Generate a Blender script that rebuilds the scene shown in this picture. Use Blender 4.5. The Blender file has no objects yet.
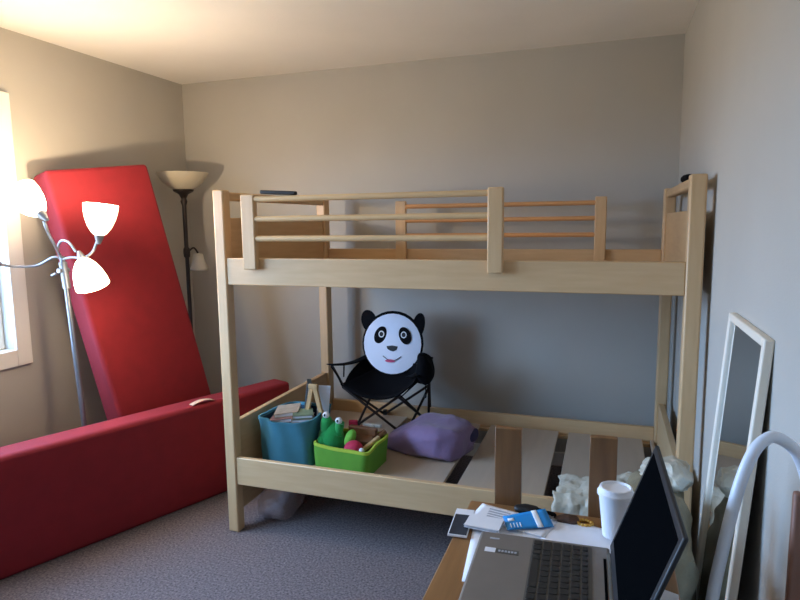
import bpy, bmesh, math, random
from mathutils import Vector, Matrix, noise
random.seed(7)
S = bpy.context.scene
COL = S.collection
PI = math.pi
BASE = {}

# ------------------------------------------------------------------ materials
def lin(c):
    return tuple((v/12.92 if v <= .04045 else ((v+.055)/1.055)**2.4) for v in (x/255 for x in c))

def mat(name, rgb, rough=.6, var=0, vscale=8, bump=0, bscale=80, metal=0, stretch=None, rgb2=None,
        sheen=0, trans=0, alpha=1, emit=None, estr=0, detail=4):
    m = bpy.data.materials.new(name); m.use_nodes = True
    nt = m.node_tree; b = nt.nodes['Principled BSDF']
    c = lin(rgb)
    b.inputs['Base Color'].default_value = (*c, 1)
    b.inputs['Roughness'].default_value = rough
    b.inputs['Metallic'].default_value = metal
    if sheen: b.inputs['Sheen Weight'].default_value = sheen
    if trans: b.inputs['Transmission Weight'].default_value = trans
    if alpha < 1: b.inputs['Alpha'].default_value = alpha
    if emit:
        b.inputs['Emission Color'].default_value = (*lin(emit), 1)
        b.inputs['Emission Strength'].default_value = estr
    tc = None
    if var or bump or rgb2:
        tc = nt.nodes.new('ShaderNodeTexCoord'); mp = nt.nodes.new('ShaderNodeMapping')
        nt.links.new(tc.outputs['Object'], mp.inputs[0])
        if stretch: mp.inputs['Scale'].default_value = stretch
    if var or rgb2:
        n = nt.nodes.new('ShaderNodeTexNoise'); n.inputs['Scale'].default_value = vscale
        n.inputs['Detail'].default_value = detail
        nt.links.new(mp.outputs[0], n.inputs['Vector'])
        r = nt.nodes.new('ShaderNodeValToRGB')
        lo = lin(rgb2) if rgb2 else tuple(v*(1-var) for v in c)
        hi = c if rgb2 else tuple(min(1, v*(1+var)) for v in c)
        r.color_ramp.elements[0].position = .3; r.color_ramp.elements[1].position = .7
        r.color_ramp.elements[0].color = (*lo, 1); r.color_ramp.elements[1].color = (*hi, 1)
        nt.links.new(n.outputs['Fac'], r.inputs[0]); nt.links.new(r.outputs[0], b.inputs['Base Color'])
    if bump:
        n2 = nt.nodes.new('ShaderNodeTexNoise'); n2.inputs['Scale'].default_value = bscale
        n2.inputs['Detail'].default_value = 5
        nt.links.new(mp.outputs[0], n2.inputs['Vector'])
        bp = nt.nodes.new('ShaderNodeBump'); bp.inputs['Strength'].default_value = bump
        bp.inputs['Distance'].default_value = .01
        nt.links.new(n2.outputs['Fac'], bp.inputs['Height']); nt.links.new(bp.outputs[0], b.inputs['Normal'])
    return m

M = {}
M['wall'] = mat('wall_paint', (184, 180, 171), .85, .025, 3, .08, 220)
M['ceil'] = mat('ceiling_paint', (240, 236, 228), .9, .02, 3, .25, 160)
M['white'] = mat('white_trim_paint', (232, 230, 224), .45, .02, 5)
M['carpet'] = mat('carpet_pile', (154, 138, 136), 1, 0, 105, 1.0, 220, rgb2=(72, 62, 66), sheen=.1, detail=10)
M['wood'] = mat('pale_maple', (213, 178, 133), .42, 0, 9, .04, 60, stretch=(.6, 6, 6), rgb2=(204, 167, 122))
M['woodv'] = mat('pale_maple_upright', (213, 178, 133), .42, 0, 9, .04, 60, stretch=(6, 6, .6), rgb2=(204, 167, 122))
M['woody'] = mat('pale_maple_end', (207, 172, 127), .45, 0, 9, .04, 60, stretch=(6, .6, 6), rgb2=(197, 160, 115))
M['rail'] = mat('maple_dowel', (213, 178, 130), .4, .06, 10, stretch=(.6, 6, 6))
M['orail'] = mat('orange_maple_dowel', (206, 150, 96), .4, .08, 10, stretch=(.6, 6, 6))
M['slat'] = mat('slat_board', (186, 166, 144), .7, .04, 6, .05, 90, stretch=(5, .6, 5))
M['desk'] = mat('brown_desk_wood', (158, 114, 70), .4, 0, 7, .05, 60, stretch=(6, .7, 6), rgb2=(134, 94, 55))
M['deskv'] = mat('brown_desk_upright', (140, 100, 62), .45, 0, 7, .05, 60, stretch=(6, 6, .7), rgb2=(114, 78, 46))
M['red'] = mat('red_fabric', (134, 22, 33), .85, .06, 14, .12, 400)
M['cream'] = mat('cream_white_paint', (238, 228, 210), .45, .02, 5)
M['tag'] = mat('care_tag', (214, 180, 150), .8)
M['steel'] = mat('brushed_steel', (150, 153, 158), .38, .03, 30, metal=.9)
M['silver'] = mat('silver_lamp_paint', (160, 162, 166), .35, metal=.6)
M['gold'] = mat('brass', (214, 168, 84), .3, .1, 60, metal=.9)
M['bronze'] = mat('dark_bronze', (44, 36, 34), .45, .1, 30, metal=.4)
M['frost'] = mat('frosted_glass', (196, 187, 164), .5, .04, 12)
M['shade'] = mat('lit_white_shade', (250, 245, 235), .5, emit=(255, 230, 184), estr=5)
M['shadeoff'] = mat('white_shade', (170, 165, 154), .6)
M['bulb'] = mat('bulb', (255, 240, 210), .5, emit=(255, 214, 150), estr=30)
M['black'] = mat('black_nylon', (11, 11, 14), .8, .1, 60, .1, 300)
M['black'].node_tree.nodes['Principled BSDF'].inputs['Specular IOR Level'].default_value = .1
M['blackp'] = mat('black_plastic', (14, 14, 16), .55, .05, 30)
M['pandawhite'] = mat('white_nylon', (222, 226, 238), .7, .03, 8, .15, 30)
M['pink'] = mat('pink_mouth', (196, 74, 112), .7)
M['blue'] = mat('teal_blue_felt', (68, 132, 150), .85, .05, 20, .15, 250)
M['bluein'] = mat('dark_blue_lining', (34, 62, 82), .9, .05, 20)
M['green'] = mat('lime_green_felt', (98, 156, 46), .85, .05, 20, .15, 250)
M['lime'] = mat('yellow_green_trim', (176, 196, 62), .8)
M['frog'] = mat('green_plush', (24, 150, 70), .9, .08, 40, .3, 200, sheen=.3)
M['ltoy'] = mat('lime_plush', (120, 190, 70), .9, .06, 40)
M['rtoy'] = mat('crimson_plush', (190, 40, 72), .8, .06, 40)
M['eyew'] = mat('white_plastic', (232, 232, 232), .3)
M['purple'] = mat('purple_quilt', (128, 106, 142), .85, .05, 10, .35, 30, sheen=.2)
M['purple2'] = mat('dark_purple_strap', (58, 50, 84), .85)
M['paper'] = mat('white_paper', (236, 236, 240), .8, .02, 20)
M['paperprint'] = mat('printed_grey', (176, 178, 186), .85, .1, 90)
M['bluecard'] = mat('blue_card', (30, 142, 214), .5, .03, 30)
M['navy'] = mat('navy_photo', (34, 44, 58), .5, .3, 60)
M['lap'] = mat('graphite_plastic', (122, 114, 106), .45, .03, 30, .05, 400)
M['lapd'] = mat('dark_graphite', (84, 82, 76), .4, .03, 30)
M['key'] = mat('black_key', (34, 35, 36), .5)
M['screen'] = mat('dark_screen', (9, 10, 12), .25)
M['screen'].node_tree.nodes['Principled BSDF'].inputs['Specular IOR Level'].default_value = 0
M['bezel'] = mat('black_bezel', (18, 20, 24), .5)
M['cup'] = mat('white_paper_cup', (236, 236, 240), .55, .01, 10)
M['plastic'] = mat('white_plastic_film', (190, 185, 168), .4, .06, 14, .5, 50)
M['olive'] = mat('olive_grey_cloth', (124, 114, 90), .9, .12, 9, .3, 60)
M['tube'] = mat('pale_blue_white_enamel', (226, 233, 244), .35, .02, 10)
M['brown'] = mat('brown_board', (136, 98, 82), .5, .08, 14)
M['mir'] = mat('mirror_silver', (235, 240, 242), .03, metal=1)
M['leather'] = mat('brown_leather', (74, 48, 36), .5, .3, 40, .3, 80)
M['book1'] = mat('book_cover_cream', (172, 156, 136), .6, .15, 40)
M['book2'] = mat('book_cover_rose', (146, 106, 98), .6, .15, 40)
M['book3'] = mat('book_cover_green', (120, 140, 112), .6, .15, 40)
M['book4'] = mat('book_cover_dark', (46, 62, 66), .6, .15, 40)
M['pine'] = mat('pine_toy_wood', (206, 172, 124), .5, 0, 9, rgb2=(186, 148, 100), stretch=(6, 6, 1))
M['bwood'] = mat('brown_toy_wood', (122, 84, 56), .5, .15, 20)
M['grass'] = mat('outdoor_ground', (150, 160, 140), .9, .1, 2)

def film(name, rgb, a):
    m = bpy.data.materials.new(name); m.use_nodes = True
    nt = m.node_tree; nt.nodes.remove(nt.nodes['Principled BSDF'])
    t = nt.nodes.new('ShaderNodeBsdfTransparent'); g = nt.nodes.new('ShaderNodeBsdfPrincipled')
    g.inputs['Base Color'].default_value = (*lin(rgb), 1); g.inputs['Roughness'].default_value = .15
    mx = nt.nodes.new('ShaderNodeMixShader'); mx.inputs[0].default_value = a
    nt.links.new(t.outputs[0], mx.inputs[1]); nt.links.new(g.outputs[0], mx.inputs[2])
    nt.links.new(mx.outputs[0], nt.nodes['Material Output'].inputs[0])
    return m
M['pane'] = film('window_glass', (255, 255, 255), .05)
M['clear'] = film('clear_plastic_bag', (222, 204, 204), .3)

# ------------------------------------------------------------------ mesh helpers
def I4(): return Matrix.Identity(4)
def rot(ax, d): return Matrix.Rotation(math.radians(d), 4, ax)
def T(*v): return Matrix.Translation(Vector(v))

def box(bm, x0, x1, y0, y1, z0, z1, mx=None, cuts=0):
    r = bmesh.ops.create_cube(bm, size=1)
    vs = r['verts']
    A = T((x0+x1)/2, (y0+y1)/2, (z0+z1)/2) @ Matrix.Diagonal((abs(x1-x0), abs(y1-y0), abs(z1-z0), 1))
    if mx is not None: A = mx @ A
    bmesh.ops.transform(bm, matrix=A, verts=vs)
    return vs

def tube(bm, pts, r, seg=10, closed=False):
    pts = [Vector(p) for p in pts]; n = len(pts)
    rs = r if isinstance(r, (list, tuple)) else [r]*n
    rings = []; up = None
    for i, p in enumerate(pts):
        d = (pts[min(i+1, n-1)]-pts[max(i-1, 0)]).normalized()
        if up is None:
            up = Vector((0, 0, 1)) if abs(d.z) < .9 else Vector((1, 0, 0))
        a = d.cross(up)
        if a.length < 1e-6: a = d.orthogonal()
        a.normalize(); b = a.cross(d).normalized(); up = b
        rings.append([bm.verts.new(p+(a*math.cos(t)+b*math.sin(t))*rs[i]) for t in (2*PI*k/seg for k in range(seg))])
    for i in range(n-1):
        for k in range(seg):
            bm.faces.new((rings[i][k], rings[i][(k+1) % seg], rings[i+1][(k+1) % seg], rings[i+1][k]))
    bm.faces.new(rings[0][::-1]); bm.faces.new(rings[-1])

def spline(pts, n=8):
    P = [Vector(p) for p in pts]; P = [P[0]*2-P[1]]+P+[P[-1]*2-P[-2]]
    out = []
    for i in range(1, len(P)-2):
        for k in range(n):
            t = k/n
            out.append(.5*((2*P[i])+(P[i+1]-P[i-1])*t+(2*P[i-1]-5*P[i]+4*P[i+1]-P[i+2])*t*t+(3*P[i]-P[i-1]-3*P[i+1]+P[i+2])*t**3))
    out.append(P[-2]); return out

def lathe(bm, prof, mx=None, seg=28, cap=True):
    mx = mx or I4(); rings = []
    for r, z in prof:
        if r < 1e-5: rings.append([bm.verts.new(mx @ Vector((0, 0, z)))])
        else: rings.append([bm.verts.new(mx @ Vector((r*math.cos(2*PI*k/seg), r*math.sin(2*PI*k/seg), z))) for k in range(seg)])
    for a, b in zip(rings, rings[1:]):
        for k in range(seg):
            k2 = (k+1) % seg
            if len(a) == 1 and len(b) == 1: continue
            if len(a) == 1: bm.faces.new((a[0], b[k2], b[k]))
            elif len(b) == 1: bm.faces.new((a[k], a[k2], b[0]))
            else: bm.faces.new((a[k], a[k2], b[k2], b[k]))
    if cap:
        if len(rings[0]) > 1: bm.faces.new(rings[0][::-1])
        if len(rings[-1]) > 1: bm.faces.new(rings[-1])

def sgnpow(v, p): return math.copysign(abs(v)**p, v)
def blob(bm, c, rad, e=1.0, mx=None, amp=0, fs=6, seed=0, nu=40, nv=24, flat=None):
    """superellipsoid with crumple noise; flat = lowest world z"""
    mx = mx or I4(); c = Vector(c); rows = []
    for j in range(nv+1):
        ph = -PI/2+PI*j/nv; row = []
        for i in range(nu if 0 < j < nv else 1):
            th = 2*PI*i/nu
            p = Vector((sgnpow(math.cos(ph), e)*sgnpow(math.cos(th), e)*rad[0],
                        sgnpow(math.cos(ph), e)*sgnpow(math.sin(th), e)*rad[1], sgnpow(math.sin(ph), e)*rad[2]))
            w = c+(mx.to_3x3() @ p)
            if amp:
                q = w*fs+Vector((seed*7.3, seed*3.1, seed))
                nv3 = noise.noise_vector(q)+.5*noise.noise_vector(q*2.3)
                rid = 1-abs(noise.noise(q*1.3))*2
                w = w+nv3*amp+(w-c).normalized()*(rid*amp*.6)
            if flat is not None and w.z < flat: w.z = flat
            row.append(bm.verts.new(w))
        rows.append(row)
    for a, b in zip(rows, rows[1:]):
        for i in range(nu):
            i2 = (i+1) % nu
            if len(a) == 1: bm.faces.new((a[0], b[i2], b[i]))
            elif len(b) == 1: bm.faces.new((a[i], a[i2], b[0]))
            else: bm.faces.new((a[i], a[i2], b[i2], b[i]))

def poly(bm, pts, nrm, th):
    """extruded flat polygon: pts front loop, extruded by -nrm*th"""
    n = Vector(nrm).normalized()*th
    a = [bm.verts.new(Vector(p)) for p in pts]; b = [bm.verts.new(Vector(p)-n) for p in pts]
    bm.faces.new(a); bm.faces.new(b[::-1]); k = len(a)
    for i in range(k):
        bm.faces.new((a[i], b[i], b[(i+1) % k], a[(i+1) % k]))

def grid(bm, f, nu, nv):
    g = [[bm.verts.new(Vector(f(i/nu, j/nv))) for i in range(nu+1)] for j in range(nv+1)]
    for j in range(nv):
        for i in range(nu):
            bm.faces.new((g[j][i], g[j][i+1], g[j+1][i+1], g[j+1][i]))

# ------------------------------------------------------------------ object helpers
def thing(name, label, cat, loc, group=None):
    o = bpy.data.objects.new(name, None); COL.objects.link(o)
    o.empty_display_size = .05
    o.location = loc; o['label'] = label; o['category'] = cat
    if group: o['group'] = group
    BASE[o] = Vector(loc); return o

def obj(name, bm, m, parent=None, loc=None, bevel=0, bseg=2, sub=0, solid=0, smooth=True, ang=35, label=None):
    base = BASE[parent] if parent is not None else Vector(loc or (0, 0, 0))
    bmesh.ops.recalc_face_normals(bm, faces=bm.faces[:])
    for v in bm.verts: v.co -= base
    me = bpy.data.meshes.new(name); bm.to_mesh(me); bm.free()
    for p in me.polygons: p.use_smooth = smooth
    if smooth: me.set_sharp_from_angle(angle=math.radians(ang))
    me.materials.append(m)
    o = bpy.data.objects.new(name, me); COL.objects.link(o)
    if parent is not None: o.parent = parent
    else: o.location = base
    BASE[o] = base
    if solid:
        md = o.modifiers.new('thickness', 'SOLIDIFY'); md.thickness = solid; md.offset = 0
    if bevel:
        md = o.modifiers.new('bevel', 'BEVEL'); md.width = bevel; md.segments = bseg; md.limit_method = 'ANGLE'; md.angle_limit = math.radians(40)
    if sub:
        md = o.modifiers.new('subdivision', 'SUBSURF'); md.levels = sub; md.render_levels = sub
    if label: o['label'] = label
    return o

def tag(o, label, cat, group=None):
    o['label'] = label; o['category'] = cat
    if group: o['group'] = group
    return o

def struct(o): o['kind'] = 'structure'; return o
def B(): return bmesh.new()
def bx(name, m, parent, *d, mx=None, bevel=.003, label=None, loc=None):
    bm = B(); box(bm, *d, mx=mx); return obj(name, bm, m, parent, bevel=bevel, label=label, loc=loc)

# ------------------------------------------------------------------ room
W, H, YB = 3.18, 2.44, -4.7
WY0, WY1, WZ0, WZ1 = -3.35, -1.425, .86, 2.045         # window opening in the left wall
struct(bx('floor', M['carpet'], None, -.15, W+.15, YB-.15, .15, -.1, 0, bevel=0))
struct(bx('ceiling', M['ceil'], None, -.15, W+.15, YB-.15, .15, H, H+.1, bevel=0))
struct(bx('wall_back', M['wall'], None, -.15, W+.15, 0, .15, 0, H, bevel=0))
struct(bx('wall_right', M['wall'], None, W, W+.15, YB, 0, 0, H, bevel=0))
struct(bx('wall_front', M['wall'], None, -.15, W+.15, YB-.15, YB, 0, H, bevel=0))
bm = B()
box(bm, -.15, 0, YB, WY0, 0, H); box(bm, -.15, 0, WY1, 0, 0, H)
box(bm, -.15, 0, WY0, WY1, 0, WZ0); box(bm, -.15, 0, WY0, WY1, WZ1, H)
struct(obj('wall_left', bm, M['wall'], None))
struct(bx('baseboard_back', M['white'], None, 0, W, -.014, 0, 0, .085, bevel=.003))
struct(bx('baseboard_left', M['white'], None, 0, .014, YB, -.014, 0, .085, bevel=.003))
struct(bx('baseboard_right', M['white'], None, W-.014, W, YB, -.014, 0, .085, bevel=.003))
# window: casing on the wall, sash set into the opening, pane
bm = B(); c = .085
box(bm, 0, .022, WY1, WY1+c, WZ0-c, WZ1+c); box(bm, 0, .022, WY0-c, WY0, WZ0-c, WZ1+c)
box(bm, 0, .022, WY0, WY1, WZ0-c, WZ0); box(bm, 0, .022, WY0, WY1, WZ1, WZ1+c)
win = struct(obj('window_1', bm, M['white'], None, bevel=.004))
bm = B(); f = .04
box(bm, -.1, -.06, WY1-f, WY1, WZ0, WZ1); box(bm, -.1, -.06, WY0, WY0+f, WZ0, WZ1)
box(bm, -.1, -.06, WY0+f, WY1-f, WZ0, WZ0+f); box(bm, -.1, -.06, WY0+f, WY1-f, WZ1-f, WZ1)
box(bm, -.1, -.06, (WY0+WY1)/2-.025, (WY0+WY1)/2+.025, WZ0+f, WZ1-f)
obj('window_sash', bm, M['white'], win, bevel=.003)
bm = B(); box(bm, -.083, -.079, WY0+f, WY1-f, WZ0+f, WZ1-f)
obj('window_pane', bm, M['pane'], win)

# ------------------------------------------------------------------ bunk bed
XL, XR, YF, YR, TOP = 1.13, 3.15, -1.29, -.18, 1.63
PB = .072
P = .056
bed = thing('bunk_bed', 'pale maple bunk bed with slatted bunks along the back wall', 'bunk bed', (2.14, -.77, 0))
for (x0, y0, dp) in ((XL, YF, P), (XR-P, YF, P), (XL, YR-PB, PB), (XR-P, YR-PB, PB)):
    bx('post', M['woodv'], bed, x0, x0+P, y0, y0+dp, 0, TOP, bevel=.007)
# long rails (front ones carried on the face of the posts)
rt = .026
bx('side_rail', M['wood'], bed, XL+P, XR-P, YF+.006, YF+.006+rt, 1.201, 1.323, bevel=.004)
bx('side_rail', M['wood'], bed, XL+P, XR-P, YR-.006-rt, YR-.006, 1.201, 1.318, bevel=.004)
bx('side_rail', M['wood'], bed, XL+P, XR-P, YF+.006, YF+.006+rt, .241, .375, bevel=.004)
bx('side_rail', M['wood'], bed, XL+P, XR-P, YR-.006-rt, YR-.006, .262, .358, bevel=.004)
# end boards
for x0 in (XL+.014, XR-P+.014):
    bx('end_panel', M['woody'], bed, x0, x0+.028, YF+P, YR-PB, 1.20, 1.505, bevel=.003)
    bx('end_panel', M['woody'], bed, x0, x0+.028, YF+P, YR-PB, .095, .54 if x0 < 2 else .505, bevel=.003)
    bx('end_rail', M['woody'], bed, x0-.006, x0+.036, YF+P, YR-PB, 1.583, 1.622, bevel=.008)
# slats (boards right across, dark gaps between)
SLZ = .295
xs = [(1.20, 1.70), (1.765, 2.15), (2.215, 2.598), (2.652, 3.035)]
for a, b in xs:
    bx('slat', M['slat'], bed, a, b, YF+.034, YR-.055, SLZ-.018, SLZ, bevel=.002)
bx('slat', M['slat'], bed, 3.075, 3.092, YF+.034, YR-.055, SLZ-.018, SLZ, bevel=.002)
for a, b in xs:
    bx('slat', M['slat'], bed, a, b, YF+.034, YR-.034, 1.225, 1.243, bevel=.002)
for (y, z) in ((YF+.033, .255), (YR-.064, .255), (YF+.033, 1.205), (YR-.064, 1.205)):
    bx('slat_ledger', M['wood'], bed, XL+P, XR-P, y, y+.024, z, z+.02, bevel=.002)
# guard rails: a flat bracket at each end carrying three dowels
def guard(x0, x1, y0, y1, z0, z1, zs, x2, x3, m, side):
    bx('guard_bracket', M['woodv'], bed, x0, x1, y0, y1, z0, z1, bevel=.005)
    bx('guard_bracket', M['woodv'], bed, x2, x3, y0, y1, z0, z1, bevel=.005)
    for z in zs:
        bm = B(); tube(bm, [(x1-.01, (y0+y1)/2, z), (x2+.01, (y0+y1)/2, z)], .0128, 12)
        obj('guard_dowel', bm, m, bed)
guard(1.292, 1.358, YF-.026, YF+.006, 1.274, 1.604, (1.583, 1.497, 1.411), 2.388, 2.448, M['rail'], -1)
guard(1.637, 1.702, YR-.058, YR-.032, 1.215, 1.598, (1.566, 1.484, 1.397), 2.758, 2.818, M['orail'], 1)
for x in (XL+P/2, XR-P/2):
    for z in (.30, 1.26):
        for dz in (0, .045):
            bm = B(); lathe(bm, [(0, -.001), (.008, -.001), (.008, .003), (0, .003)], T(x, YR-PB-.001, z+dz) @ rot('X', 90), 12)
            obj('bolt', bm, M['bronze'], bed)

# ------------------------------------------------------------------ red mattresses
def cushion(bm, L, Wd, Th, r=.035, mx=None):
    """box mattress with rounded long edges, local x width, y thickness (front y=0), z length"""
    vs = box(bm, 0, Wd, 0, Th, 0, L)
    bmesh.ops.subdivide_edges(bm, edges=bm.edges[:], cuts=6, use_grid_fill=True)
    for v in bm.verts:
        x, y, z = v.co.x/Wd, v.co.y/Th, v.co.z/L
        bul = math.sin(PI*x)**.6*math.sin(PI*z)**.4 if 0 < x < 1 and 0 < z < 1 else 0
        v.co.y += (-.012 if y < .5 else .012)*bul*abs(y-.5)*2
    if mx is not None: bmesh.ops.transform(bm, matrix=mx, verts=bm.verts[:])

psi, th, ph, ox, oy, oz, Wm, Lm = 1.2835, -.1791, -.1255, .5335, -1.1838, .0269, .5774, 1.7706
MM = T(ox, oy, oz) @ Matrix.Rotation(psi, 4, 'Z') @ Matrix.Rotation(th, 4, 'X') @ Matrix.Rotation(ph, 4, 'Y')
bm = B(); cushion(bm, Lm, Wm, .15, mx=MM)
o = obj('mattress', bm, M['red'], None, loc=(.53, -.9, 0), bevel=.045, bseg=4, ang=60)
tag(o, 'red mattress standing upright and leaning against the left wall', 'mattress')
dx, dy = .37264, .92798
A = Matrix(((dx, -dy, 0, .459), (dy, dx, 0, -1.947), (0, 0, 1, 0), (0, 0, 0, 1)))
mt = thing('mattress', 'red mattress lying on its long edge on the carpet', 'mattress', (.7, -1.3, 0))
bm = B(); cushion(bm, 1.9, .532, .15, mx=A @ T(-.33, 0, 0) @ Matrix(((0, 0, 1, 0), (0, 1, 0, 0), (1, 0, 0, 0), (0, 0, 0, 1))))
mb = obj('cover', bm, M['red'], mt, bevel=.028, bseg=4, ang=60)
bm = B(); grid(bm, lambda u, v: A @ Vector((.93+.13*u, .012+.035*v, .535+.012*math.sin(PI*u))), 8, 3)
obj('care_tag', bm, M['tag'], mt, solid=.002, label='pale tan tag on the top edge')

# ------------------------------------------------------------------ multi-arm floor lamp
lamp = thing('floor_lamp', 'silver floor lamp with several lit white shades on curved arms', 'floor lamp', (.376, -1.353, 0))
LY = -1.353
bm = B(); lathe(bm, [(0, 0), (.118, 0), (.12, .012), (.10, .022), (.02, .03), (.013, .05), (0, .05)], T(.376, LY, 0), 36)
obj('base', bm, M['silver'], lamp)
hub = Vector((.287, LY, 1.315))
bm = B(); tube(bm, [(.376, LY, .02), (.345, LY, .449), (.299, LY, 1.19), (hub.x, LY, 1.33)], .0125, 14)
obj('pole', bm, M['steel'], lamp)
bm = B(); tube(bm, [(.303, LY, 1.17), (.2885, LY, 1.30)], .019, 14)
tube(bm, [(.2885, LY-.03, 1.26), (.2885, LY+.03, 1.26)], .012, 10)
obj('clamp', bm, M['silver'], lamp)
bm = B(); tube(bm, [(.27, LY-.028, 1.245), (.25, LY-.034, 1.235)], .007, 8)
obj('switch', bm, M['silver'], lamp)
def axis_mx(p, d):
    return T(*p) @ Vector(d).to_track_quat('Z', 'Y').to_matrix().to_4x4()
LIGHTS = []
def lamp_arm(pts, sock, d, lit=True):
    bm = B(); tube(bm, spline(pts, 8), .0062, 10); obj('arm', bm, M['silver'], lamp)
    mx = axis_mx(sock, d)
    bm = B(); lathe(bm, [(0, -.045), (.008, -.045), (.019, -.015), (.024, .012), (0, .012)], mx, 20)
    obj('socket', bm, M['silver'], lamp)
    bm = B(); pr = [(.022, 0), (.033, .010), (.050, .036), (.064, .072), (.072, .108), (.0745, .140)]
    lathe(bm, pr, mx, 32, cap=False)
    sh = obj('lamp_shade', bm, M['shade' if lit else 'shadeoff'], lamp, solid=.003)
    bm = B(); lathe(bm, [(0, .012), (.014, .015), (.016, .04), (.027, .07), (.03, .085), (.024, .105), (.012, .115), (0, .118)], mx, 20)
    obj('bulb', bm, M['bulb' if lit else 'frost'], sh)
    if lit: LIGHTS.append(mx @ Vector((0, 0, .16)))
lamp_arm([hub, (.30, -1.38, 1.345), (.38, -1.47, 1.385), (.42, -1.54, 1.455), (.416, -1.55, 1.50)], (.402, -1.55, 1.535), (-.70, -.08, .70))
lamp_arm([hub, (.36, -1.365, 1.325), (.45, -1.38, 1.325), (.53, -1.40, 1.355), (.565, -1.40, 1.41)], (.577, -1.40, 1.435), (.16, 0, .98))
lamp_arm([hub, (.305, -1.39, 1.36), (.35, -1.41, 1.405), (.41, -1.42, 1.40), (.45, -1.42, 1.355)], (.484, -1.42, 1.318), (.47, -.10, -.85))
lamp_arm([hub, (.25, -1.37, 1.325), (.17, -1.40, 1.285), (.10, -1.46, 1.285), (.085, -1.53, 1.30)], (.08, -1.56, 1.305), (-.1, -.98, .12), False)

# ------------------------------------------------------------------ torchiere in the corner
tor = thing('torchiere_lamp', 'unlit dark bronze torchiere with a frosted bowl shade in the corner', 'floor lamp', (.215, -.32, 0))
tx, ty = .215, -.32
bm = B(); lathe(bm, [(0, 0), (.128, 0), (.13, .012), (.11, .022), (.04, .034), (.018, .06), (0, .06)], T(tx, ty, 0), 36)
obj('base', bm, M['bronze'], tor)
bm = B(); lathe(bm, [(0, .05), (.013, .05), (.013, .6), (.018, .61), (.018, .63), (.0125, .64), (.0125, 1.26), (.02, 1.27), (.022, 1.295), (.02, 1.32), (.013, 1.33), (.014, 1.60), (.022, 1.625), (.016, 1.645), (.03, 1.672), (.062, 1.69), (.066, 1.702), (0, 1.702)], T(tx, ty, 0), 24)
obj('pole', bm, M['bronze'], tor)
bm = B(); lathe(bm, [(.05, 1.70), (.085, 1.715), (.125, 1.75), (.15, 1.785), (.163, 1.808), (.158, 1.808), (.145, 1.788), (.12, 1.756), (.08, 1.724), (0, 1.712)], T(tx, ty, 0), 40, cap=False)
obj('bowl_shade', bm, M['frost'], tor)
bm = B(); tube(bm, spline([(tx, ty, 1.29), (tx+.03, ty+.03, 1.325), (tx+.05, ty+.05, 1.29)], 6), .006, 8)
obj('reading_arm', bm, M['bronze'], tor)
bm = B(); lathe(bm, [(.026, 1.285), (.035, 1.25), (.055, 1.19), (.06, 1.175)], T(tx+.05, ty+.05, 0), 28, cap=False)
obj('reading_shade', bm, M['shadeoff'], tor, solid=.003)

# ------------------------------------------------------------------ things on the bed rails
bm = B(); box(bm, -.085, .085, -.012, .012, 0, .017, mx=T(1.475, -1.300, 1.6) @ rot('Y', 3) @ rot('Z', 2))
o = obj('pen_case', bm, M['blackp'], None, loc=(1.475, -1.3, 1.597), bevel=.005, bseg=3)
tag(o, 'slim black case lying on the top dowel of the upper bunk guard rail', 'case')
bm = B(); blob(bm, (XR-P+.03, -.92, 1.637), (.02, .13, .014), .8, amp=.005, fs=14, seed=3, flat=1.6235)
o = obj('cloth_strap', bm, M['black'], None, loc=(XR-P+.03, -.98, 1.622))
tag(o, 'black strap lying over the right end rail of the upper bunk', 'strap')

# ------------------------------------------------------------------ blue bin with books
def felt_bin(name, label, cat, pts, z0, z1, m, mi, trim, flare=.012, wave=.012):
    t = thing(name, label, cat, (sum(p[0] for p in pts)/len(pts), sum(p[1] for p in pts)/len(pts), z0))
    cx, cy = BASE[t].x, BASE[t].y
    # rounded outline
    out = []
    n = len(pts)
    for i in range(n):
        p0, p1, p2 = Vector(pts[i-1]), Vector(pts[i]), Vector(pts[(i+1) % n])
        a = p1+(p0-p1).normalized()*.035; b = p1+(p2-p1).normalized()*.035
        for k in range(5):
            s = k/4; out.append(a.lerp(p1, s).lerp(p1.lerp(b, s), s))
        for k in range(1, 6):
            q = p2+(p1-p2).normalized()*.035; out.append(b.lerp(q, k/6))
    N = len(out)
    def ring(bm, z, inset, wv=0):
        r = []
        for i, p in enumerate(out):
            d = Vector((p.x-cx, p.y-cy)); d.normalize()
            s = (z-z0)/(z1-z0)
            off = flare*s-inset+.006*math.sin(i*.9+z*20)*s
            r.append(bm.verts.new((p.x+d.x*off, p.y+d.y*off, z+wv*math.sin(i/N*4*PI+.6))))
        return r
    def skin(bm, rings):
        for a, b in zip(rings, rings[1:]):
            for i in range(N): bm.faces.new((a[i], a[(i+1) % N], b[(i+1) % N], b[i]))
    bm = B(); rs = [ring(bm, z0+(z1-z0)*k/6, 0, wave*k/6) for k in range(7)]; skin(bm, rs); bm.faces.new(rs[0][::-1])
    obj('body', bm, m, t, ang=50)
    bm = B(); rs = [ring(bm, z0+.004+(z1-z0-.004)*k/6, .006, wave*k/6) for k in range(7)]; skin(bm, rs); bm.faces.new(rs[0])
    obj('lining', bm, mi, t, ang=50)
    bm = B(); rs = [ring(bm, z1-.012, -.002, wave), ring(bm, z1+.002, -.002, wave), ring(bm, z1+.002, .008, wave), ring(bm, z1-.012, .008, wave)]
    skin(bm, rs+[rs[0]]); obj('rim', bm, trim, t, ang=50)
    return t
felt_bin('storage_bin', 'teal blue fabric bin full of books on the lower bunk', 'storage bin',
         [(1.222, -1.13), (1.345, -1.17), (1.492, -1.12), (1.475, -.85), (1.24, -.84)], SLZ, .53, M['blue'], M['bluein'], M['blue'], .012, .006)
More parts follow.
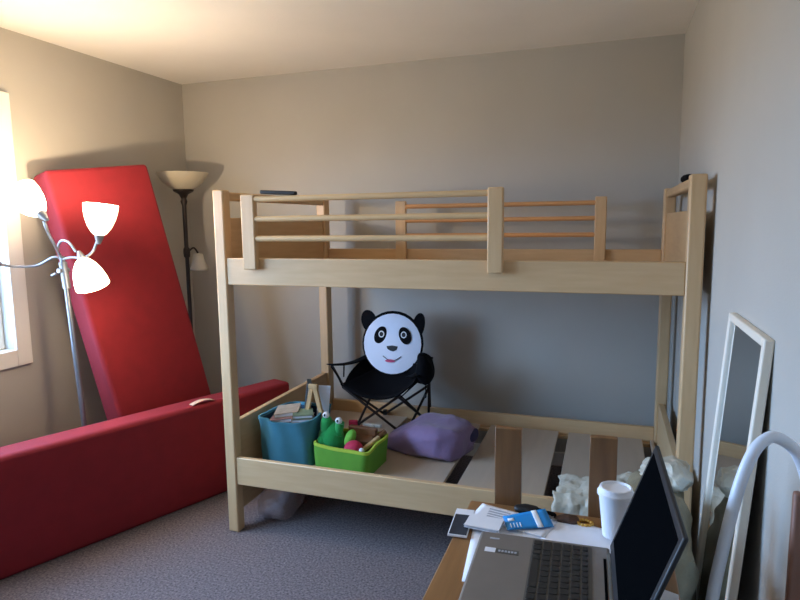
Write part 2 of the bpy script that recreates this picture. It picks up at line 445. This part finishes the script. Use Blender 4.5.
def book(cx, cy, cz, w, d, h, mx, cover, label):
    t = thing('book', label, 'book', (cx, cy, cz), 'books in the blue bin')
    A = T(cx, cy, cz) @ mx
    bm = B(); box(bm, -w/2, w/2, -d/2, d/2, -h/2, -h/2+.003, mx=A); box(bm, -w/2, w/2, -d/2, d/2, h/2-.003, h/2, mx=A)
    box(bm, -w/2, -w/2+.003, -d/2, d/2, -h/2, h/2, mx=A); obj('cover', bm, cover, t, smooth=False)
    bm = B(); box(bm, -w/2+.003, w/2-.004, -d/2+.004, d/2-.004, -h/2+.003, h/2-.003, mx=A); obj('pages', bm, M['paper'], t, smooth=False)
book(1.315, -1.03, .512, .13, .16, .02, rot('Z', 14) @ rot('Y', -7), M['book2'], 'rose coloured book lying flat, lower of two in the blue bin')
book(1.318, -1.01, .536, .12, .15, .02, rot('Z', 22) @ rot('Y', -6), M['book1'], 'cream book lying flat on a rose book in the blue bin')
book(1.375, -.90, .57, .022, .11, .18, rot('Y', 8) @ rot('Z', 30), M['book4'], 'dark book standing upright at the back of the blue bin')
for k, lb in enumerate(('lowest', 'middle', 'topmost')):
    book(1.418, -1.04, .497+.020*k, .10, .11, .018, rot('Z', 10+9*k), (M['book4'], M['book1'], M['book3'])[k], lb + ' of three thin books stacked beside the toy easel')
es = thing('toy_easel', 'pale wooden toy A-frame sticking up out of the blue bin', 'toy', (1.455, -.97, .48))
for s in (-1, 1):
    bm = B(); box(bm, -.011, .011, -.008, .008, -.10, .10, mx=T(1.455+s*.028, -.99, .578) @ rot('Y', s*-13)); obj('leg', bm, M['pine'], es, bevel=.002)
bx('crossbar', M['pine'], es, 1.43, 1.48, -1.0, -.982, .655, .678)
bm = B(); box(bm, -.03, .03, -.003, .003, -.08, .08, mx=T(1.492, -.955, .585) @ rot('Y', 6) @ rot('Z', 25)); obj('panel', bm, M['pandawhite'], es)

# ------------------------------------------------------------------ green bin with toys
felt_bin('storage_bin', 'low lime green fabric bin of toys on the lower bunk', 'storage bin',
         [(1.517, -1.135), (1.803, -1.165), (1.815, -.90), (1.535, -.88)], SLZ, .425, M['green'], M['green'], M['lime'], .006, .004)
fr = thing('plush_toy', 'dark green plush with two white eyes on stalks in the lime bin', 'soft toy', (1.575, -1.035, SLZ+.01))
bm = B()
blob(bm, (1.568, -1.035, .40), (.068, .055, .115), 1, amp=.004, fs=9, seed=2, flat=SLZ+.008)
obj('body', bm, M['frog'], fr)
bm = B(); blob(bm, (1.55, -1.045, .49), (.032, .034, .055), 1, nu=24, nv=16); blob(bm, (1.535, -1.07, .40), (.03, .03, .05), 1, nu=20, nv=12)
obj('head', bm, M['frog'], fr)
bm = B(); tube(bm, spline([(1.585, -1.04, .44), (1.612, -1.045, .47), (1.624, -1.05, .515)], 6), [.03]*6+[.022]*7, 14)
obj('arm', bm, M['frog'], fr)
for (x, y, z) in ((1.553, -1.055, .548), (1.620, -1.055, .525)):
    bm = B(); blob(bm, (x, y, z), (.017, .017, .017), 1, nu=20, nv=12); e = obj('eye', bm, M['eyew'], fr)
    bm = B(); blob(bm, (x-.001, y-.0135, z+.002), (.0065, .005, .0075), 1, nu=12, nv=8); obj('pupil', bm, M['blackp'], e)
bm = B(); blob(bm, (1.705, -1.08, .40), (.045, .045, .042), 1, amp=.003, nu=24, nv=16)
tag(obj('toy_ball', bm, M['rtoy'], None, loc=(1.705, -1.08, .36)), 'crimson red soft ball at the front of the lime bin', 'toy')
bm = B(); blob(bm, (1.667, -1.03, .435), (.025, .03, .045), .9, mx=rot('Y', 20), amp=.003, nu=24, nv=16)
tag(obj('soft_toy', bm, M['ltoy'], None, loc=(1.655, -1.03, .40)), 'small pale lime toy between the dark green plush and the red ball', 'toy')
bm = B(); blob(bm, (1.755, -1.10, .405), (.014, .014, .014), 1, nu=16, nv=10)
tag(obj('toy_ball', bm, M['eyew'], None, loc=(1.755, -1.1, .39)), 'tiny white ball beside the crimson ball in the lime bin', 'toy')
sticks = [((1.70, -.945, .435), (.075, .016, .03), rot('Z', -6), M['bwood'], 'long brown block at the back left of the lime bin', None),
          ((1.70, -.99, .40), (.07, .022, .03), rot('Z', 8) @ rot('X', 20), M['bwood'], 'brown block lying behind the red ball in the lime bin', None),
          ((1.772, -1.02, .415), (.055, .010, .008), rot('Z', 62) @ rot('Y', -20), M['pine'], 'pale stick leaning on the right side of the lime bin', None),
          ((1.778, -.95, .425), (.05, .012, .010), rot('Z', 40) @ rot('Y', -28), M['bwood'], 'brown stick leaning at the back right of the lime bin', None),
          ((1.735, -.915, .425), (.012, .010, .05), rot('Y', 5), M['shadeoff'], 'white upright peg at the back of the lime bin', None),
          ((1.735, -.91, .467), (.05, .010, .007), rot('Z', -4), M['shadeoff'], 'white bar lying across the peg at the back of the lime bin', None),
          ((1.63, -.905, .44), (.022, .012, .04), rot('Z', 20), M['rtoy'], 'small red block at the far left of the lime bin', None)]
for c, s, mx, m, lb, g in sticks:
    bm = B(); box(bm, -s[0], s[0], -s[1], s[1], -s[2], s[2], mx=T(*c) @ mx)
    tag(obj('toy_block', bm, m, None, loc=(c[0], c[1], c[2]-s[2]), bevel=.003), lb, 'toy', 'wooden toys in the lime bin')

# ------------------------------------------------------------------ purple folded quilt
q = thing('folded_quilt', 'purple quilt rolled up on the lower bunk beside the lime bin', 'quilt', (2.0, -.62, SLZ))
mxq = rot('Z', -14)
bm = B(); blob(bm, (1.975, -.70, .368), (.215, .165, .086), .55, mx=mxq, amp=.014, fs=8, seed=15, nu=64, nv=32, flat=SLZ+.001)
for v in bm.verts:      # the roll narrows to a flat tip at its left front corner
    t = max(0, min(1, (v.co.x-1.77)/.19)); t = t*t*(3-2*t)
    v.co.z = SLZ+(v.co.z-SLZ)*(.55+.45*t); v.co.y = v.co.y*(.75+.25*t)+(-.735)*(.25-.25*t)
obj('roll', bm, M['purple'], q)
bm = B(); blob(bm, (2.12, -.70, .352), (.062, .15, .068), .7, mx=mxq, amp=.016, fs=15, seed=9, nu=40, nv=24, flat=SLZ+.001)
obj('folded_edge', bm, M['purple'], q)
bm = B(); blob(bm, (2.195, -.66, .375), (.018, .055, .03), .8, mx=mxq, amp=.006, fs=12, seed=4, nu=24, nv=14)
obj('strap', bm, M['purple2'], q, label='dark strap end on the right of the roll')

# ------------------------------------------------------------------ panda camp chair
pc = thing('camp_chair', "child's black folding camp chair with a panda face backrest", 'chair', (1.68, -.50, SLZ))
Fv = Vector((-.28, -.96, 0)).normalized(); Rv = Vector((Fv.y*-1, Fv.x, 0)).normalized()
O = Vector((1.658, -.44, 0))
def L(r, f, z): return O+Rv*r+Fv*f+Vector((0, 0, z))
# steel legs
def leg(*pts, r=.0075):
    bm = B(); tube(bm, list(pts), r, 10); obj('leg', bm, M['bronze'], pc)
zf = SLZ+.004
leg(L(-.17, .09, zf), L(.19, .17, .55)); leg(L(.17, .09, zf), L(-.19, .19, .55))
leg(L(-.16, -.17, zf), L(.17, -.15, .53)); leg(L(.16, -.17, zf), L(-.17, -.15, .53))
leg(L(-.17, .09, zf), L(-.18, -.15, .53)); leg(L(-.17, -.17, zf), L(-.19, .18, .55))
leg(L(.17, .09, zf), L(.18, -.15, .53)); leg(L(.17, -.17, zf), L(.19, .18, .55))
leg(L(.17, -.17, zf+.1), L(.175, -.15, .68)); leg(L(-.17, -.17, zf+.1), L(-.175, -.15, .68))
leg(L(.19, -.12, zf), L(.20, -.12, .655)); leg(L(-.19, .18, .55), L(-.27, .19, .67))
for (r, f) in ((-.17, .09), (.17, .09), (-.16, -.17), (.16, -.17), (.19, -.12)):
    bm = B(); lathe(bm, [(0, SLZ), (.014, SLZ), (.012, SLZ+.03), (0, SLZ+.03)], T(*(L(r, f, 0))), 14); obj('foot', bm, M['blackp'], pc)
# seat sling
def seat(u, v):
    s = u*2-1; zz = .612-.05*v-.055*math.sin(PI*min(1, v*1.05))*(1-s*s*.9)-.05*v*(1-s*s)
    wdt = .165+.04*v
    return L(s*wdt, -.12+.31*v, zz)
bm = B(); grid(bm, seat, 20, 14); obj('seat', bm, M['black'], pc, solid=.006)
def bellyfab(u, v):
    s = u*2-1
    return L(s*(.155+.02*v), -.10+.03*v-.03*(1-s*s), .66-.10*v)
bm = B(); grid(bm, bellyfab, 16, 6); obj('lower_back', bm, M['black'], pc, solid=.006)
# side wings between arm strap and seat
for s in (-1, 1):
    def wing(u, v, s=s):
        top = L(s*(.185+.02*u), -.13+.14*u, .70-.045*u); bot = L(s*(.17+.03*u), -.12+.29*u, .60-.055*u)
        return top.lerp(bot, v)+Rv*(s*.02*math.sin(PI*v))
    bm = B(); grid(bm, wing, 10, 8); obj('side_panel', bm, M['black'], pc, solid=.006)
    def arm(u, v, s=s):
        return L(s*(.19+.085*u)+(.045*(v-.5)), -.14+.34*u, .705-.035*u-.03*math.sin(PI*u))
    bm = B(); grid(bm, arm, 12, 4); obj('arm_rest', bm, M['black'], pc, solid=.007)
bm = B(); blob(bm, L(.262, .02, .675), (.042, .06, .082), .8, mx=rot('Y', -14), amp=.012, fs=9, seed=8); obj('cup_pouch', bm, M['black'], pc)
bm = B(); tube(bm, spline([L(.285, .06, .61), L(.292, .065, .575), L(.288, .065, .545)], 5), .003, 8); obj('cord', bm, M['black'], pc)
bm = B(); blob(bm, L(.288, .065, .54), (.009, .009, .012), 1, nu=14, nv=10); obj('cord_lock', bm, M['blackp'], pc)
bm = B(); tube(bm, [L(-.265, .2, .66), L(-.215, .2, .61), L(-.19, .19, .55)], .004, 8); tube(bm, [L(-.235, .12, .66), L(-.205, .16, .60)], .004, 8); obj('strap', bm, M['black'], pc)
# panda face: a disc leaning back
Fc = L(-.042, -.095, .77); tilt = 10
Fn = Vector((.06, -1, 0)).normalized(); Fr = Vector((1, .06, 0)).normalized()
Un = (Fn*math.cos(math.radians(tilt))+Vector((0, 0, math.sin(math.radians(tilt))))).normalized()
Uu = Un.cross(Fr).normalized()
if Uu.z < 0: Uu = -Uu
def FP(a, b, d=0): return Fc+Fr*a*1.0+Uu*b*1.02+Un*d
def disc(a, b, rx, rz, d0, th, rotd=0, n=32, dome=0):
    bm = B(); c, s = math.cos(math.radians(rotd)), math.sin(math.radians(rotd))
    rings = []
    for k, fr_ in enumerate((1, .85, .6, .3)):
        rings.append([bm.verts.new(FP(a+(rx*fr_*math.cos(t))*c-(rz*fr_*math.sin(t))*s, b+(rx*fr_*math.cos(t))*s+(rz*fr_*math.sin(t))*c, d0+dome*(1-fr_*fr_))) for t in (2*PI*i/n for i in range(n))])
    ctr = bm.verts.new(FP(a, b, d0+dome))
    back = [bm.verts.new(v.co-Un*th) for v in rings[0]]
    for p, q_ in zip(rings, rings[1:]):
        for i in range(n): bm.faces.new((p[i], p[(i+1) % n], q_[(i+1) % n], q_[i]))
    for i in range(n):
        bm.faces.new((rings[-1][i], rings[-1][(i+1) % n], ctr)); bm.faces.new((rings[0][i], back[i], back[(i+1) % n], rings[0][(i+1) % n]))
    bm.faces.new(back[::-1]); return bm
obj('back_panel', disc(0, 0, .186, .187, 0, .012), M['black'], pc)
obj('ear', disc(-.150, .122, .046, .068, .001, .014, 20), M['black'], pc); obj('ear', disc(.153, .104, .036, .075, .001, .014, -10), M['black'], pc)
fc = obj('face', disc(0, -.004, .175, .174, .004, .003, dome=.012), M['pandawhite'], pc, label='white panda face with black eye patches')
D = .017
for s, r_ in ((-1, -24), (1, 24)):
    obj('eye_patch', disc(s*.075+.004, .045, .035, .052, D-.002, .008, r_, dome=.002), M['black'], fc)
    obj('eye_patch', disc(s*.068+.004, .050, .0175, .0195, D+.001, .003), M['eyew'], fc, label='white eye ring')
    obj('eye_patch', disc(s*.068+.004, .050, .0115, .0135, D+.003, .003), M['blackp'], fc, label='black pupil')
bm = B(); poly(bm, [FP(a, b, D+.001) for a, b in ((-.03, -.018), (.004, -.013), (.038, -.018), (.032, -.036), (.012, -.047), (-.006, -.044), (-.024, -.034))], Un, .006)
obj('nose', bm, M['blackp'], fc)
bm = B(); tube(bm, [FP(-.055+.11*t+.004, -.075-.026*math.sin(PI*t), D-.001) for t in (k/12 for k in range(13))], .0022, 8); obj('mouth', bm, M['blackp'], fc)
obj('tongue', disc(-.006, -.102, .030, .009, D+.000, .004, dome=.001), M['pink'], fc)

# ------------------------------------------------------------------ bags near the bed
bm = B(); blob(bm, (1.26, -1.0, .062), (.10, .16, .065), .8, mx=rot('Z', 10), amp=.022, fs=14, seed=11, flat=.002)
tag(obj('plastic_bag', bm, M['clear'], None, loc=(1.26, -1, 0)), 'clear plastic bag on the carpet under the left end of the bed', 'bag')
def bagcloth(u, v):
    x = 2.655+.36*u
    path = [(-1.05, .32), (-1.12, .47), (-1.19, .50), (-1.25, .455), (-1.295, .42), (-1.335, .385), (-1.345, .33)]
    k = v*(len(path)-1); i = min(int(k), len(path)-2); t = k-i
    y = path[i][0]*(1-t)+path[i+1][0]*t; z = path[i][1]*(1-t)+path[i+1][1]*t
    if v < .7 and z > .385: z = .385+(z-.385)*(.02+.75*u)
    nv_ = noise.noise_vector(Vector((x*11, y*11, z*9)))+.55*noise.noise_vector(Vector((x*31, y*31, z*31)))
    return (x+nv_.x*.02, y+nv_.y*.012-(0 if v < .6 else .005), z+abs(nv_.z)*(.015+.03*u))
bm = B(); grid(bm, bagcloth, 40, 30)
tag(obj('plastic_bag', bm, M['plastic'], None, loc=(2.83, -1.25, .38), solid=.003), 'white plastic bag draped over the front rail of the lower bunk', 'bag')
ol = thing('laundry_bag', 'tall olive grey cloth bag on the floor between the desk and the mirror', 'bag', (2.95, -1.72, 0))
bm = B(); blob(bm, (2.985, -1.76, .34), (.105, .19, .335), .62, amp=.026, fs=9, seed=6, nu=72, nv=56, flat=.002)
obj('sack', bm, M['olive'], ol)
bm = B(); tube(bm, spline([(2.95, -1.84, .60), (2.97, -1.88, .65), (3.0, -1.88, .66), (3.03, -1.88, .61), (3.02, -1.93, .48)], 6), .011, 8); obj('strap', bm, M['olive'], ol)
bm = B(); blob(bm, (3.02, -1.68, .685), (.068, .08, .036), .9, amp=.02, fs=22, seed=13, nu=48, nv=30)
tag(obj('plastic_bag', bm, M['plastic'], None, loc=(3.02, -1.68, .64)), 'crumpled white plastic bag on top of the olive grey cloth bag', 'bag')

# ------------------------------------------------------------------ mirror
mr = thing('floor_mirror', 'tall white framed mirror leaning against the right wall', 'mirror', (3.09, -1.95, 0))
ang = math.degrees(math.atan(.083/1.212))
MX = T(3.076, 0, 0) @ rot('Y', ang)      # local: x = out of the back (towards wall), z up the mirror
mh = 1.215; y0, y1 = -2.16, -1.74; fw = .021
def mbox(name, m, *d, bevel=.003):
    bm = B(); box(bm, *d, mx=MX); return obj(name, bm, m, mr, bevel=bevel)
bm = B()
box(bm, 0, .022, y0, y0+fw, .002, mh, mx=MX); box(bm, 0, .022, y1-fw, y1, .002, mh, mx=MX)
box(bm, 0, .022, y0+fw, y1-fw, .002, fw, mx=MX); box(bm, 0, .022, y0+fw, y1-fw, mh-fw, mh, mx=MX)
obj('frame', bm, M['cream'], mr, bevel=.004)
mbox('glass', M['mir'], .009, .012, y0+fw-.002, y1-fw+.002, fw, mh-fw, bevel=0)
mbox('backing', M['bezel'], .0125, .018, y0+fw-.002, y1-fw+.002, fw, mh-fw, bevel=0)

# ------------------------------------------------------------------ desk
DZ = .77
dk = thing('desk', 'brown wooden desk with two short uprights on its far edge', 'desk', (2.745, -2.7, 0))
DX0, DX1, DY0, DY1 = 2.517, 2.978, -3.25, -2.2
bx('desktop', M['desk'], dk, DX0, DX1, DY0, DY1, DZ-.025, DZ, bevel=.003)
bx('apron', M['desk'], dk, DX0+.03, DX1-.03, DY1-.05, DY1-.03, DZ-.115, DZ-.025)
bx('apron', M['desk'], dk, DX0+.03, DX1-.03, DY0+.03, DY0+.05, DZ-.115, DZ-.025)
bx('apron', M['desk'], dk, DX0+.03, DX0+.05, DY0+.05, DY1-.05, DZ-.115, DZ-.025)
bx('apron', M['desk'], dk, DX1-.05, DX1-.03, DY0+.05, DY1-.05, DZ-.115, DZ-.025)
for x in (DX0+.02, DX1-.065):
    for y in (DY0+.02, DY1-.065):
        bx('leg', M['deskv'], dk, x, x+.045, y, y+.045, 0, DZ-.025)
for x0, x1 in ((2.578, 2.643), (2.803, 2.865)):
    bx('upright', M['deskv'], dk, x0, x1, DY1-.001, DY1+.019, .62, .968, bevel=.002)

# laptop
lp = thing('laptop', 'open graphite laptop with a dark screen on the brown desk', 'laptop', (2.715, -2.56, DZ+.004))
LX0, LX1, LY0, LY1, LZ = 2.582, 2.852, -2.757, -2.380, .795
bm = B(); box(bm, LX0, LX1, LY0, LY1, DZ+.006, LZ); obj('base', bm, M['lap'], lp, bevel=.006, bseg=3)
bx('keyboard_well', M['lapd'], lp, 2.696, 2.816, LY0+.025, LY1-.012, LZ-.002, LZ+.0006, bevel=0)
bm = B(); box(bm, 0, .0155, 0, .0155, 0, .0025)
keyY = LY1-.016
for row in range(6):
    x = 2.699+row*.0195
    n = 0; y = keyY
    while y > LY0+.035:
        if row == 0: wd = (.0165, .0165, .0165, .0165, .0955, .0165, .0165, .0165, .0165, .0165, .0165, .0165)[min(n, 11)]
        elif n == 0: wd = (.0165, .036, .031, .027, .0165, .0165)[row]
        else: wd = .0165
        bm2 = B(); dxk = .0165 if row < 5 else .012
        box(bm2, x, x+dxk, y-wd, y, LZ+.0006, LZ+.0028)
        obj('key', bm2, M['key'], lp, bevel=.0012, bseg=1)
        y -= wd+.0028; n += 1
bm.free()
bx('palm_sticker', M['lapd'], lp, 2.625, 2.672, -2.465, -2.448, LZ-.0005, LZ+.0005, bevel=0, label='dark sticker strip on the palm rest')
bx('palm_sticker', M['paper'], lp, 2.602, 2.624, -2.465, -2.448, LZ-.0005, LZ+.0005, bevel=0, label='pale sticker on the palm rest')
for k in range(6):
    bx('sticker_mark', M['paperprint'], lp, 2.630+k*.0066, 2.6345+k*.0066, -2.460, -2.453, LZ, LZ+.0008, bevel=0)
bx('logo', M['paperprint'], lp, 2.606, 2.626, -2.412, -2.406, LZ-.0005, LZ+.0005, bevel=0)
bx('hinge_slot', M['screen'], lp, 2.838, 2.8435, LY0+.05, -2.43, LZ-.001, LZ+.0008, bevel=0)
LM = T(2.850, 0, LZ-.002) @ rot('Y', 19.4)     # lid: local z up the lid, -x towards the user
bm = B(); tube(bm, [(2.851, LY0+.03, LZ-.004), (2.851, LY1-.03, LZ-.004)], .007, 12); obj('hinge', bm, M['lapd'], lp)
bm = B(); box(bm, 0, .008, LY0, LY1, .004, .248, mx=LM); lid = obj('lid', bm, M['bezel'], lp, bevel=.003)
bm = B(); box(bm, -.0008, .001, LY0+.016, LY1-.016, .026, .234, mx=LM); obj('screen', bm, M['screen'], lid)

_a = math.radians(1.8); _pv = Vector((2.852, -2.384, 0)); _d = BASE[lp]-_pv
lp.rotation_euler = (0, 0, _a); lp.location = _pv+Matrix.Rotation(_a, 3, 'Z') @ _d
# papers: thin sheets, each its own thing
def sheet(name, pts, z, th, m, label, cat, curl=0, group=None, seed=0):
    """pts: 4 corners (x,y) in order; gentle curl"""
    p = [Vector((*q_, 0)) for q_ in pts]
    def f(u, v):
        a = p[0].lerp(p[1], u); b = p[3].lerp(p[2], u); c_ = a.lerp(b, v)
        c_.z = z+curl*(.5+.5*noise.noise(Vector((c_.x*14+seed, c_.y*14, seed))))
        return c_
    bm = B(); grid(bm, f, 14, 10)
    o = obj(name, bm, m, None, loc=(p[0].x, p[0].y, z), solid=th); return tag(o, label, cat, group)
g = 'papers on the desk'
sheet('paper_sheet', [(2.545, -2.262), (2.752, -2.24), (2.783, -2.533), (2.576, -2.555)], DZ+.0012, .001, M['paper'], 'white sheet whose long corner sticks out left of the laptop', 'paper', 0, g)
pp = sheet('paper_sheet', [(2.552, -2.222), (2.735, -2.270), (2.715, -2.345), (2.536, -2.300)], DZ+.004, .001, M['paper'], 'printed white letter behind the far left corner of the laptop', 'paper', .004, g, 3)
sheet('paper_sheet', [(2.722, -2.228), (2.862, -2.268), (2.925, -2.36), (2.70, -2.42)], DZ+.0022, .001, M['paper'], 'crumpled white paper strip between the keyboard and the white cup', 'paper', .003, g, 8)
# printed blocks on the letter
for k in range(4):
    a = Vector((2.575, -2.240-.013*k)); d_ = Vector((.183, -.048)).normalized()
    b_ = a+d_*.055; nn = Vector((-d_.y, d_.x))*-.008
    bm = B(); grid(bm, lambda u, v: (*(a.lerp(b_, u)+nn*v), DZ+.004+.004*(.5+.5*noise.noise(Vector(((a.lerp(b_, u)+nn*v).x*14+3, (a.lerp(b_, u)+nn*v).y*14, 3))))+.0009), 8, 2)
    BASE[pp] = Vector((2.552, -2.222, DZ+.004)); obj('print_block', bm, M['paperprint'], pp)
cd = thing('card', 'bright blue card with a pale stripe lying behind the laptop', 'card', (2.67, -2.29, DZ+.008))
def cardq(u, v, dz=0):
    a = Vector((2.612, -2.283)).lerp(Vector((2.706, -2.238)), u); b = Vector((2.632, -2.343)).lerp(Vector((2.732, -2.298)), u)
    w_ = a.lerp(b, v); return (w_.x, w_.y, DZ+.010+.012*(1-v)*u+dz)
bm = B(); grid(bm, cardq, 8, 6); obj('sheet', bm, M['bluecard'], cd, solid=.0012)
bm = B(); grid(bm, lambda u, v: cardq(.66+.12*u, v, .0011), 3, 6); obj('stripe', bm, M['paper'], cd, solid=.0006)
bm = B(); grid(bm, lambda u, v: cardq(.08+.14*u, .25+.2*v, .0011), 3, 3); obj('emblem', bm, M['paper'], cd, solid=.0006)
for k in range(4):
    bm = B(); grid(bm, lambda u, v: cardq(.1+.07*k+.02*u, .6+.3*v, .0011), 2, 3); obj('print_line', bm, M['paper'], cd, solid=.0006)
bk = thing('booklet', 'dark photo booklet with a white border overhanging the desk corner', 'booklet', (2.525, -2.33, DZ))
Bm = T(2.522, -2.335, DZ+.003) @ rot('Z', 4)
bx('cover', M['paper'], bk, -.020, .024, -.06, .068, -.001, .004, mx=Bm, bevel=.0005)
bx('photo', M['navy'], bk, -.0175, .022, -.057, .038, .0035, .0046, mx=Bm, bevel=0)
for k, (lb, rr_) in enumerate((('lowest', 3), ('middle', -2), ('topmost', 5))):
    bm = B(); box(bm, -.04, .04, -.028, .028, 0, .0022, mx=T(2.578, -2.335, DZ+.0095+.0026*k) @ rot('Z', rr_-8))
    tag(obj('envelope', bm, M['paper'] if k != 1 else M['paperprint'], None, loc=(2.578, -2.335, DZ+.0095+.0026*k)), lb + ' of three small envelopes stacked beside the dark booklet', 'envelope', 'envelopes by the laptop')
sheet('paper_sheet', [(2.925, -2.455), (2.975, -2.475), (2.972, -2.56), (2.92, -2.55)], DZ+.0015, .001, M['paper'], 'white paper on the desk behind the laptop screen', 'paper', 0, g)

# paper cup
cp = thing('paper_cup', 'white paper takeaway cup with a lid beside the laptop screen', 'cup', (2.862, -2.303, DZ+.008))
mc = T(2.862, -2.303, DZ+.013) @ rot('X', -1)
bm = B(); lathe(bm, [(0, .002), (.024, .002), (.0245, 0), (.0255, .001), (.036, .098), (0, .098)], mc, 36); obj('cup_body', bm, M['cup'], cp)
bm = B(); lathe(bm, [(.0365, .094), (.039, .095), (.039, .101), (.0365, .104), (.034, .112), (.031, .113), (.029, .108), (0, .108)], mc, 36, cap=False); obj('lid', bm, M['cup'], cp)

# keys, hair clip, pouch
ks = thing('key_bundle', 'black fob and keys in a dark heap at the far edge of the desk', 'keys', (2.68, -2.23, DZ))
bm = B(); blob(bm, (2.662, -2.226, DZ+.010), (.03, .014, .010), .8, amp=.004, fs=20, seed=3, nu=24, nv=14, flat=DZ+.001); obj('fob', bm, M['blackp'], ks)
bm = B(); blob(bm, (2.705, -2.236, DZ+.009), (.026, .012, .009), .8, mx=rot('Z', -15), amp=.005, fs=22, seed=6, nu=24, nv=14, flat=DZ+.001); obj('pouch', bm, M['black'], ks)
bm = B(); tube(bm, [(2.715+.012*math.cos(t), -2.245+.012*math.sin(t), DZ+.010) for t in (2*PI*k/16 for k in range(17))], .0016, 6); obj('key_ring', bm, M['steel'], ks)
for k in range(3):
    bx('key', M['gold'] if k == 0 else M['steel'], ks, 0, .032, -.004, .004, 0, .002, mx=T(2.708, -2.246, DZ+.009+.0025*k) @ rot('Z', 20-55*k) @ rot('Y', 6), bevel=.0005)
bm = B(); blob(bm, (2.757, -2.246, DZ+.007), (.026, .016, .007), .8, amp=.004, fs=24, seed=9, nu=30, nv=16, flat=DZ+.0008)
tag(obj('coin_purse', bm, M['leather'], None, loc=(2.757, -2.238, DZ)), 'small brown leather scrap between the keys and the gold bracelet', 'purse')
br = thing('bracelet', 'gold beaded bracelet lying on the desk left of the cup', 'bracelet', (2.797, -2.243, DZ))
for k in range(14):
    t = 2*PI*k/14
    bm = B(); blob(bm, (2.797+.017*math.cos(t), -2.247+.013*math.sin(t), DZ+.0045), (0.0048, 0.0048, 0.005), 1, nu=10, nv=8); obj('bead', bm, M['gold'], br)

# ------------------------------------------------------------------ bent tube frame by the right wall
tb = thing('tube_frame', 'pale blue white bent tube frame in the near right foreground', 'metal frame', (3.07, -2.62, 0))
bm = B()
pts = [(2.998, -2.635, .0), (2.998, -2.635, .3), (2.998, -2.635, .6), (3.000, -2.628, .75), (3.009, -2.609, .853), (3.024, -2.592, .94), (3.040, -2.576, 1.015), (3.054, -2.565, 1.065),
       (3.069, -2.556, 1.098), (3.084, -2.548, 1.113), (3.099, -2.542, 1.117), (3.12, -2.537, 1.106), (3.137, -2.536, 1.085), (3.150, -2.548, 1.04), (3.155, -2.57, .97), (3.156, -2.62, .85), (3.156, -2.65, .6), (3.156, -2.65, .3), (3.156, -2.65, 0)]
tube(bm, spline(pts, 5), .0098, 16); obj('tube', bm, M['tube'], tb)
bx('board', M['brown'], tb, 3.099, 3.145, -2.668, -2.652, .25, 1.075, bevel=.004, label='brown board fixed to the near leg')
for x, y in ((2.998, -2.635), (3.156, -2.65)):
    bm = B(); lathe(bm, [(0, 0), (.016, 0), (.014, .03), (0, .03)], T(x, y, 0), 16); obj('foot_cap', bm, M['blackp'], tb)

# ------------------------------------------------------------------ light
w = bpy.data.worlds.new('sky'); S.world = w; w.use_nodes = True
bg = w.node_tree.nodes['Background']
bg.inputs[1].default_value = 27.0
wn = w.node_tree.nodes; wl = w.node_tree.links
wt = wn.new('ShaderNodeTexCoord'); wsx = wn.new('ShaderNodeSeparateXYZ'); wr = wn.new('ShaderNodeValToRGB')
wl.new(wt.outputs['Generated'], wsx.inputs[0])
wmr = wn.new('ShaderNodeMapRange'); wmr.inputs['From Min'].default_value = -1; wl.new(wsx.outputs['Z'], wmr.inputs[0])
wl.new(wmr.outputs[0], wr.inputs[0]); wl.new(wr.outputs[0], bg.inputs[0])
wr.color_ramp.elements[0].position = .47; wr.color_ramp.elements[0].color = (.16, .17, .17, 1)      # ground outside
wr.color_ramp.elements[1].position = .52; wr.color_ramp.elements[1].color = (.34, .59, 1.0, 1)      # bright sky
pd = bpy.data.lights.new('window_daylight_portal', 'AREA'); pd.shape = 'RECTANGLE'; pd.size = WZ1-WZ0; pd.size_y = WY1-WY0
pd.cycles.is_portal = True
po = bpy.data.objects.new('window_daylight_portal', pd); COL.objects.link(po)
po.location = (-.12, (WY0+WY1)/2, (WZ0+WZ1)/2); po.rotation_euler = (0, -PI/2, 0)
for k, p in enumerate(LIGHTS):
    ld = bpy.data.lights.new('bulb_light', 'POINT'); ld.energy = (4, 27, 6)[k]; ld.color = (1, .76, .50); ld.shadow_soft_size = .03
    lo = bpy.data.objects.new('bulb_light', ld); COL.objects.link(lo); lo.location = p

# ------------------------------------------------------------------ camera
cx, cy, cz, yaw, pitch, roll, fpx = 2.8298, -3.6518, 1.4751, .3298, .1271, -.0122, 608.0
cam = bpy.data.cameras.new('camera'); co = bpy.data.objects.new('camera', cam); COL.objects.link(co); S.camera = co
cam.sensor_fit = 'HORIZONTAL'; cam.sensor_width = 36; cam.lens = fpx/800*36; cam.clip_start = .02
fwd = Vector((-math.sin(yaw)*math.cos(pitch), math.cos(yaw)*math.cos(pitch), -math.sin(pitch)))
r0 = Vector((math.cos(yaw), math.sin(yaw), 0)); u0 = r0.cross(fwd)
r1 = r0*math.cos(roll)+u0*math.sin(roll); u1 = -r0*math.sin(roll)+u0*math.cos(roll)
R3 = Matrix((r1, u1, -fwd)).transposed()
co.matrix_world = Matrix.Translation((cx, cy, cz)) @ R3.to_4x4()
S.view_settings.view_transform = 'Standard'; S.view_settings.look = 'None'
S.view_settings.gamma = 1; S.view_settings.exposure = 0; S.view_settings.use_curve_mapping = False
S.cycles.max_bounces = 10; S.cycles.diffuse_bounces = 6; S.cycles.transparent_max_bounces = 12
S.cycles.sample_clamp_indirect = 6
